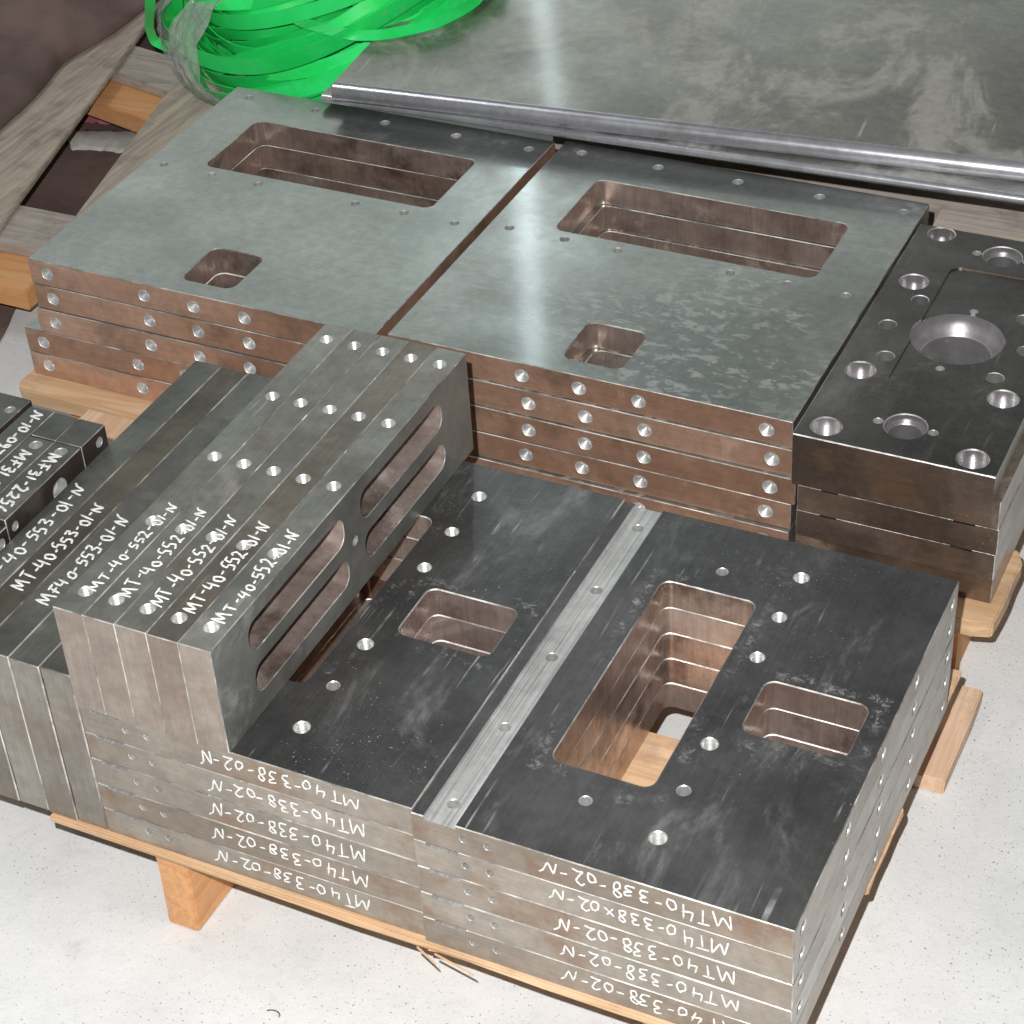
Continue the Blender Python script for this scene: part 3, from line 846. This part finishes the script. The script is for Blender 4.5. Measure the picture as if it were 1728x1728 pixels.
g_b2 = [('z', circle(x, y, r2, 40 if r1 > 20 else 28), [(0, -2), (0, HH - d - 1.0), (1.4, HH - d + 0.6)]) for x, y, r1, r2, d in H_BORE]
h_mesh = make_plate('die_block', (HW, HL, HH), [g_step, g_pocket, g_b1, g_tiny, g_b2], [M['die_top'], M['die_side'], M['bore'], M['side_grey'], M['die_bore']], h_pick, c=0.8)
tag(link('die_block', h_mesh, loc=(HX, HY, HZ0 + 0.05)), 'thick dark oiled die block with a large round bore and many bright holes', 'die block')
hp_g = [('z', rrect(20, -5, 34, 400, 0.1, 1), [(0, 24.4), (0, 40)]), ('z', rrect(128, -5, 146, 400, 0.1, 1), [(0, 24.2), (0, 40)])]
def hp_pick(c, n):
    if n.z > 0.9: return 0
    return 2 if n.x > 0.9 else 1
hp_mesh = make_plate('die_plate', (165, 350, 26.3), [hp_g], [M['die_top'], M['die_side'], M['side_grey']], hp_pick, c=0.7)
for k, (dx, dy, words) in enumerate([(98, 484.5, 'lowest brown plate, on the pallet under the bored die block'),
                                     (98.6, 481.5, 'middle of the three plates under the bored die block'),
                                     (99.5, 480.2, 'brown plate directly beneath the bored die block')]):
    tag(link('die_plate', hp_mesh, loc=(dx, dy, k * 26.5 + 0.05)), words, 'steel plate', 'plates under the bored die block')

# grey timber behind the die block
tb = prism('timber_block', box_poly(103, 838, 330, 868), 40, 127, M['grey_wood_x'], sub=2, wob=0.5)
tag(tb, 'grey brown timber bar just behind the bored die block', 'timber')
tb2 = prism('timber_block', box_poly(150, 838, 200, 868), FLOOR + 0.4, 39.6, M['grey_wood_x'])
tag(tb2, 'upright timber block holding the grey bar behind the die block', 'timber')

# ------------------------------------------------------------------ big sheet behind, and an added sheet for its mirrored edge
def sheet(name, x0, x1, y0, y1, z0, z1, rot, label):
    r = (z1 - z0) / 2
    prof = [(y1, z0), (y0 + r, z0)]
    for i in range(1, 12):
        a = -pi / 2 - pi * i / 12
        prof.append((y0 + r + r * cos(a), (z0 + z1) / 2 + r * sin(a)))
    prof += [(y0 + r, z1), (y1, z1)]
    V, F, I = [], [], []
    n = len(prof)
    for x in (x0, x1):
        V += [(x, y, z) for y, z in prof]
    for i in range(n):
        j = (i + 1) % n
        F.append((i, j, n + j, n + i)); I.append(1 if 1 <= i <= 12 else 0)
    F.append(tuple(range(n))[::-1]); I.append(1)
    F.append(tuple(range(n, 2 * n))); I.append(1)
    bm = bmesh.new()
    vs = [bm.verts.new(v) for v in V]
    for f, i in zip(F, I):
        ff = bm.faces.new([vs[k] for k in f]); ff.material_index = i; ff.smooth = True
    bmesh.ops.recalc_face_normals(bm, faces=bm.faces)
    for v in bm.verts: v.co *= MM
    me = bpy.data.meshes.new(name); bm.to_mesh(me); bm.free()
    me.set_sharp_from_angle(angle=radians(28))
    me.materials.append(M['sheet']); me.materials.append(M['sheet_edge'])
    o = link(name, me, rotz=rot)
    tag(o, label, 'steel sheet', 'large rounded-edge steel sheets')
    return o
s1 = sheet('steel_sheet', 0, 2400, 0, 1700, 0, 20, 0.093, 'upper large scuffed steel sheet with a bright rounded front edge')
s1.location = (-0.523, 0.836, 0.1455)
s2 = sheet('steel_sheet', 0, 2400, 0, 1650, 0, 10.0, 0.043, 'added lower sheet, its purplish edge standing in for the reflection of the rounded edge above')
s2.location = (-0.545, 0.850, 0.1350)  # added sheet: its shape stands in for the upper edge's reflection
for k, yb in enumerate((1050, 1700)):
    t = prism('timber_beam', box_poly(-380, yb, 1500, yb + 80), FLOOR + 0.4, 134.6, M['grey_wood_x'], sub=2)
    tag(t, ['nearer', 'farther'][k] + ' thick timber beam carrying the large steel sheets', 'timber', 'beams under the sheets')

# ------------------------------------------------------------------ green strapping coil
coil = tag(empty('strapping_coil', (-660, 1120, FLOOR)), 'tangled coil of bright green plastic strapping with torn clear film', 'strapping coil')
def ribbon(name, pts, normals, w, t, mat, parent, closed=False):
    V, F = [], []
    n = len(pts)
    for i in range(n):
        a = pts[i - 1] if (i > 0 or closed) else pts[i]
        b = pts[(i + 1) % n] if (i < n - 1 or closed) else pts[i]
        tg = (b - a).normalized()
        nn = normals[i]
        nn = (nn - tg * nn.dot(tg)).normalized()
        s = tg.cross(nn)
        for q, h in ((-w / 2, -t / 2), (w / 2, -t / 2), (w / 2, t / 2), (-w / 2, t / 2)) * 2:
            V.append(pts[i] + s * q + nn * h)
    m_ = n if closed else n - 1
    for i in range(m_):
        j = (i + 1) % n
        for k in range(4):
            l = (k + 1) % 4
            o_ = 4 * (k % 2)
            F.append((i * 8 + k + o_, i * 8 + l + o_, j * 8 + l + o_, j * 8 + k + o_))
    if not closed:
        F.append((3, 2, 1, 0)); F.append(tuple((n - 1) * 8 + k for k in range(4)))
    me = mesh_from(name, V, F, [mat], smooth=True)
    return link(name, me, parent=parent)

CO = Vector((0, 0, 0))
C_BASE = Vector((-660, 1120, FLOOR))
CC = Vector((-672, 1096, 158)) - C_BASE
tilt = Matrix.Rotation(radians(-14), 3, 'Y') @ Matrix.Rotation(radians(14), 3, 'X')
R = random.Random(21)
def coil_loop(Rm, phi, rm, ph2, seed, w=12.5):
    rr = random.Random(seed)
    a1, a2, p1, p2 = rr.uniform(3, 16), rr.uniform(2, 11), rr.uniform(0, 6.28), rr.uniform(0, 6.28)
    ex, ey = rr.uniform(-10, 10), rr.uniform(-8, 8)
    pts, nor = [], []
    N = 96
    for i in range(N):
        th = 2 * pi * i / N
        ph = phi + ph2 * sin(th + p1) * 0.8
        rad = Rm + rm * cos(ph) + a1 * sin(2 * th + p1)
        z = rm * 0.85 * sin(ph) + a2 * sin(3 * th + p2)
        pts.append(CC + tilt @ Vector((ex + rad * cos(th), ey + rad * sin(th), z)))
        nor.append(tilt @ Vector((cos(th) * cos(ph * 0.5), sin(th) * cos(ph * 0.5), 0.5 + 0.8 * sin(ph + th))))
    return pts, nor
for k in range(58):
    rm = 14 + 52 * math.sqrt(R.random())
    pts, nor = coil_loop(138, 2 * pi * R.random(), rm, R.uniform(0.2, 1.4), 300 + k)
    ribbon('strap_loop', pts, nor, R.choice((14, 16, 19)), 0.9, M['green'], coil, closed=True)
# stray loops: one hanging at the left, two sweeping right over the sheet
def arc(points, n=40):
    P = [Vector(p) - C_BASE for p in points]
    return smooth_line(P, 10)
for k, pl in enumerate([
        [(-842, 996, 170), (-871, 1021, 120), (-900, 1053, 80), (-911, 1073, 52), (-888, 1072, 48), (-863, 1057, 80), (-834, 1025, 120), (-815, 1000, 165)],
        [(-660, 975, 168), (-620, 948, 172), (-586, 940, 172), (-549, 937, 172), (-518, 951, 172), (-480, 990, 173), (-464, 1050, 174), (-480, 1140, 178), (-560, 1240, 182)],
        [(-610, 1010, 186), (-565, 988, 180), (-530, 1000, 176), (-505, 1040, 175), (-500, 1110, 176), (-540, 1200, 180)]]):
    pts = arc(pl)
    nor = [Vector((0.3, -0.9, 0.3)) if k == 0 else Vector((0.3, -0.5, 0.8))] * len(pts)
    ribbon('strap_loop', pts, nor, 12.5, 0.9, M['green'], coil)

def film(a0, a1, rad, seed, wdt):
    rr = random.Random(seed)
    V, F = [], []
    NU, NV = 26, 22
    for i in range(NU):
        th = radians(a0 + (a1 - a0) * i / (NU - 1))
        for j in range(NV):
            ph = radians(-70 + 240 * j / (NV - 1))
            r = rad + 2.5 * sin(ph * 9 + i * 0.8) + rr.uniform(-1.6, 1.6)
            q = Vector(((136 + r * cos(ph)) * cos(th), (136 + r * cos(ph)) * sin(th), r * 0.9 * sin(ph)))
            V.append(CC + tilt @ q)
    for i in range(NU - 1):
        for j in range(NV - 1):
            F.append((i * NV + j, i * NV + j + 1, (i + 1) * NV + j + 1, (i + 1) * NV + j))
    o = link('clear_film', mesh_from('clear_film', V, F, [M['film']], smooth=True), parent=coil)
    md = o.modifiers.new('thick', 'SOLIDIFY'); md.thickness = 0.0004
film(196, 214, 70, 1, 30)
film(228, 250, 70, 2, 30)

# ------------------------------------------------------------------ swarf curls on the floor, splinters on the pallet
def curl(x, y, r, turns, h, seed):
    rr = random.Random(seed)
    n = int(16 * turns)
    pts = [Vector((x + r * (1 + 0.25 * i / n) * cos(2 * pi * i / 16), y + r * 0.8 * sin(2 * pi * i / 16), FLOOR + 0.9 + h * i / n)) for i in range(n + 1)]
    o = ribbon('swarf_curl', pts, [Vector((0.2, 0.1, 1))] * len(pts), 1.0, 0.3, M['die_side'], None)
    return o
for k, (x, y, r_, t_, h, lab) in enumerate([(-26, -30, 3.0, 1.2, 1.5, 'tiny dark ring of swarf on the floor nearest the bottom edge'),
                                  (-108, -44, 5.0, 0.45, 0.6, 'thin open swarf curl on the floor left of the tiny ring'),
                                  ]):
    tag(curl(x, y, r_, t_, h, k), lab, 'metal shaving')
for x, y, a, ln in ((4, -6, 0.25, 26), (10, -7.5, -0.12, 34), (-4, -6.5, -0.35, 20), (190, -8, 0.2, 22)):
    part(fp, 'splinter', [(x, y), (x + ln, y + ln * a - 2), (x + ln * 0.96, y + ln * a - 0.4), (x, y + 1.6)], -6.5, -4.8, M['pine_x'])

# ------------------------------------------------------------------ brown cloths, rag, paper strip
def cloth(name, bound, outward, height_fn, label, cat, mat, nt_=36):
    V, F = [], []
    n = len(bound)
    for i, (x, y) in enumerate(bound):
        for j in range(nt_):
            t = j / (nt_ - 1)
            px, py = x + outward[0] * t, y + outward[1] * t
            V.append((px, py, height_fn(px, py, t, i / (n - 1))))
    for i in range(n - 1):
        for j in range(nt_ - 1):
            F.append((i * nt_ + j, i * nt_ + j + 1, (i + 1) * nt_ + j + 1, (i + 1) * nt_ + j))
    me = mesh_from(name, V, F, [mat], smooth=True)
    o = link(name, me)
    md = o.modifiers.new('thick', 'SOLIDIFY'); md.thickness = 0.002
    tag(o, label, cat)
    return o
keys = [(-985, 640), (-1005, 780), (-1019, 898), (-1024, 948), (-1034, 1000), (-1051, 1064), (-1048, 1104), (-1040, 1162), (-1042, 1215), (-1046, 1271), (-1054, 1335), (-1060, 1450)]
bound = [(v.x, v.y) for v in smooth_line([Vector((a, b, 0)) for a, b in keys], 6)]
def tarp_h(x, y, t, s):
    h = 2 + 60 * (1 - math.exp(-t * 3.2)) 
    h += t ** 0.5 * (48 * (1 - abs(sin(x * 0.0125 + y * 0.0085 + 0.9))) ** 1.5 * 2 + 12 * (1 - abs(sin(x * 0.028 - y * 0.007 + 2))) ** 2 * 2 + 6 * sin(y * 0.05 + x * 0.03))
    h += 1.5 * sin(y * 0.11)
    return max(h, 3)
cloth('brown_cloth', bound, (-420, 60), tarp_h, 'dark brown cloth lying in folds over the weathered pallet', 'cloth', M['brown_cloth'])
fb = [(-790, 380), (-841, 623), (-866, 692), (-850, 760), (-830, 900), (-860, 1150), (-900, 1500)]
fbound = [(v.x, v.y) for v in smooth_line([Vector((a, b, 0)) for a, b in fb], 6)]
cloth('floor_cloth', fbound, (-700, 40), lambda x, y, t, s: FLOOR + 2.5 + 1.2 * sin(x * 0.03) * sin(y * 0.04) if t > 0.02 else FLOOR + 1.6,
      'brown cloth spread flat on the floor beneath the weathered pallet', 'cloth', M['brown_cloth'])
def crumple(name, poly, z, h, mat, label, cat, seed):
    rr = random.Random(seed)
    NX, NY = 26, 8
    (ax, ay), (bx, by), (cx, cy), (dx, dy) = poly
    V, F = [], []
    for i in range(NX):
        for j in range(NY):
            u, v = i / (NX - 1), j / (NY - 1)
            x = (ax * (1 - u) + bx * u) * (1 - v) + (dx * (1 - u) + cx * u) * v
            y = (ay * (1 - u) + by * u) * (1 - v) + (dy * (1 - u) + cy * u) * v
            V.append((x + rr.uniform(-1.5, 1.5), y + rr.uniform(-1.5, 1.5), z + h * sin(pi * v) + rr.uniform(0, h * 0.3)))
    for i in range(NX - 1):
        for j in range(NY - 1):
            F.append((i * NY + j, (i + 1) * NY + j, (i + 1) * NY + j + 1, i * NY + j + 1))
    o = link(name, mesh_from(name, V, F, [mat], smooth=True))
    md = o.modifiers.new('thick', 'SOLIDIFY'); md.thickness = 0.0012
    tag(o, label, cat)
crumple('paper_strip', [(-1019, 1010), (-915, 1035), (-930, 1092), (-1053, 1052)], FLOOR + 5, 6, M['white_strip'], 'crumpled whitish strip lying in the gap of the weathered pallet', 'paper strip', 5)
crumple('pink_rag', [(-1065, 1072), (-930, 1102), (-950, 1180), (-1110, 1160)], FLOOR + 5, 9, M['pink'], 'dusty pink rag behind the whitish strip in the pallet gap', 'rag', 6)
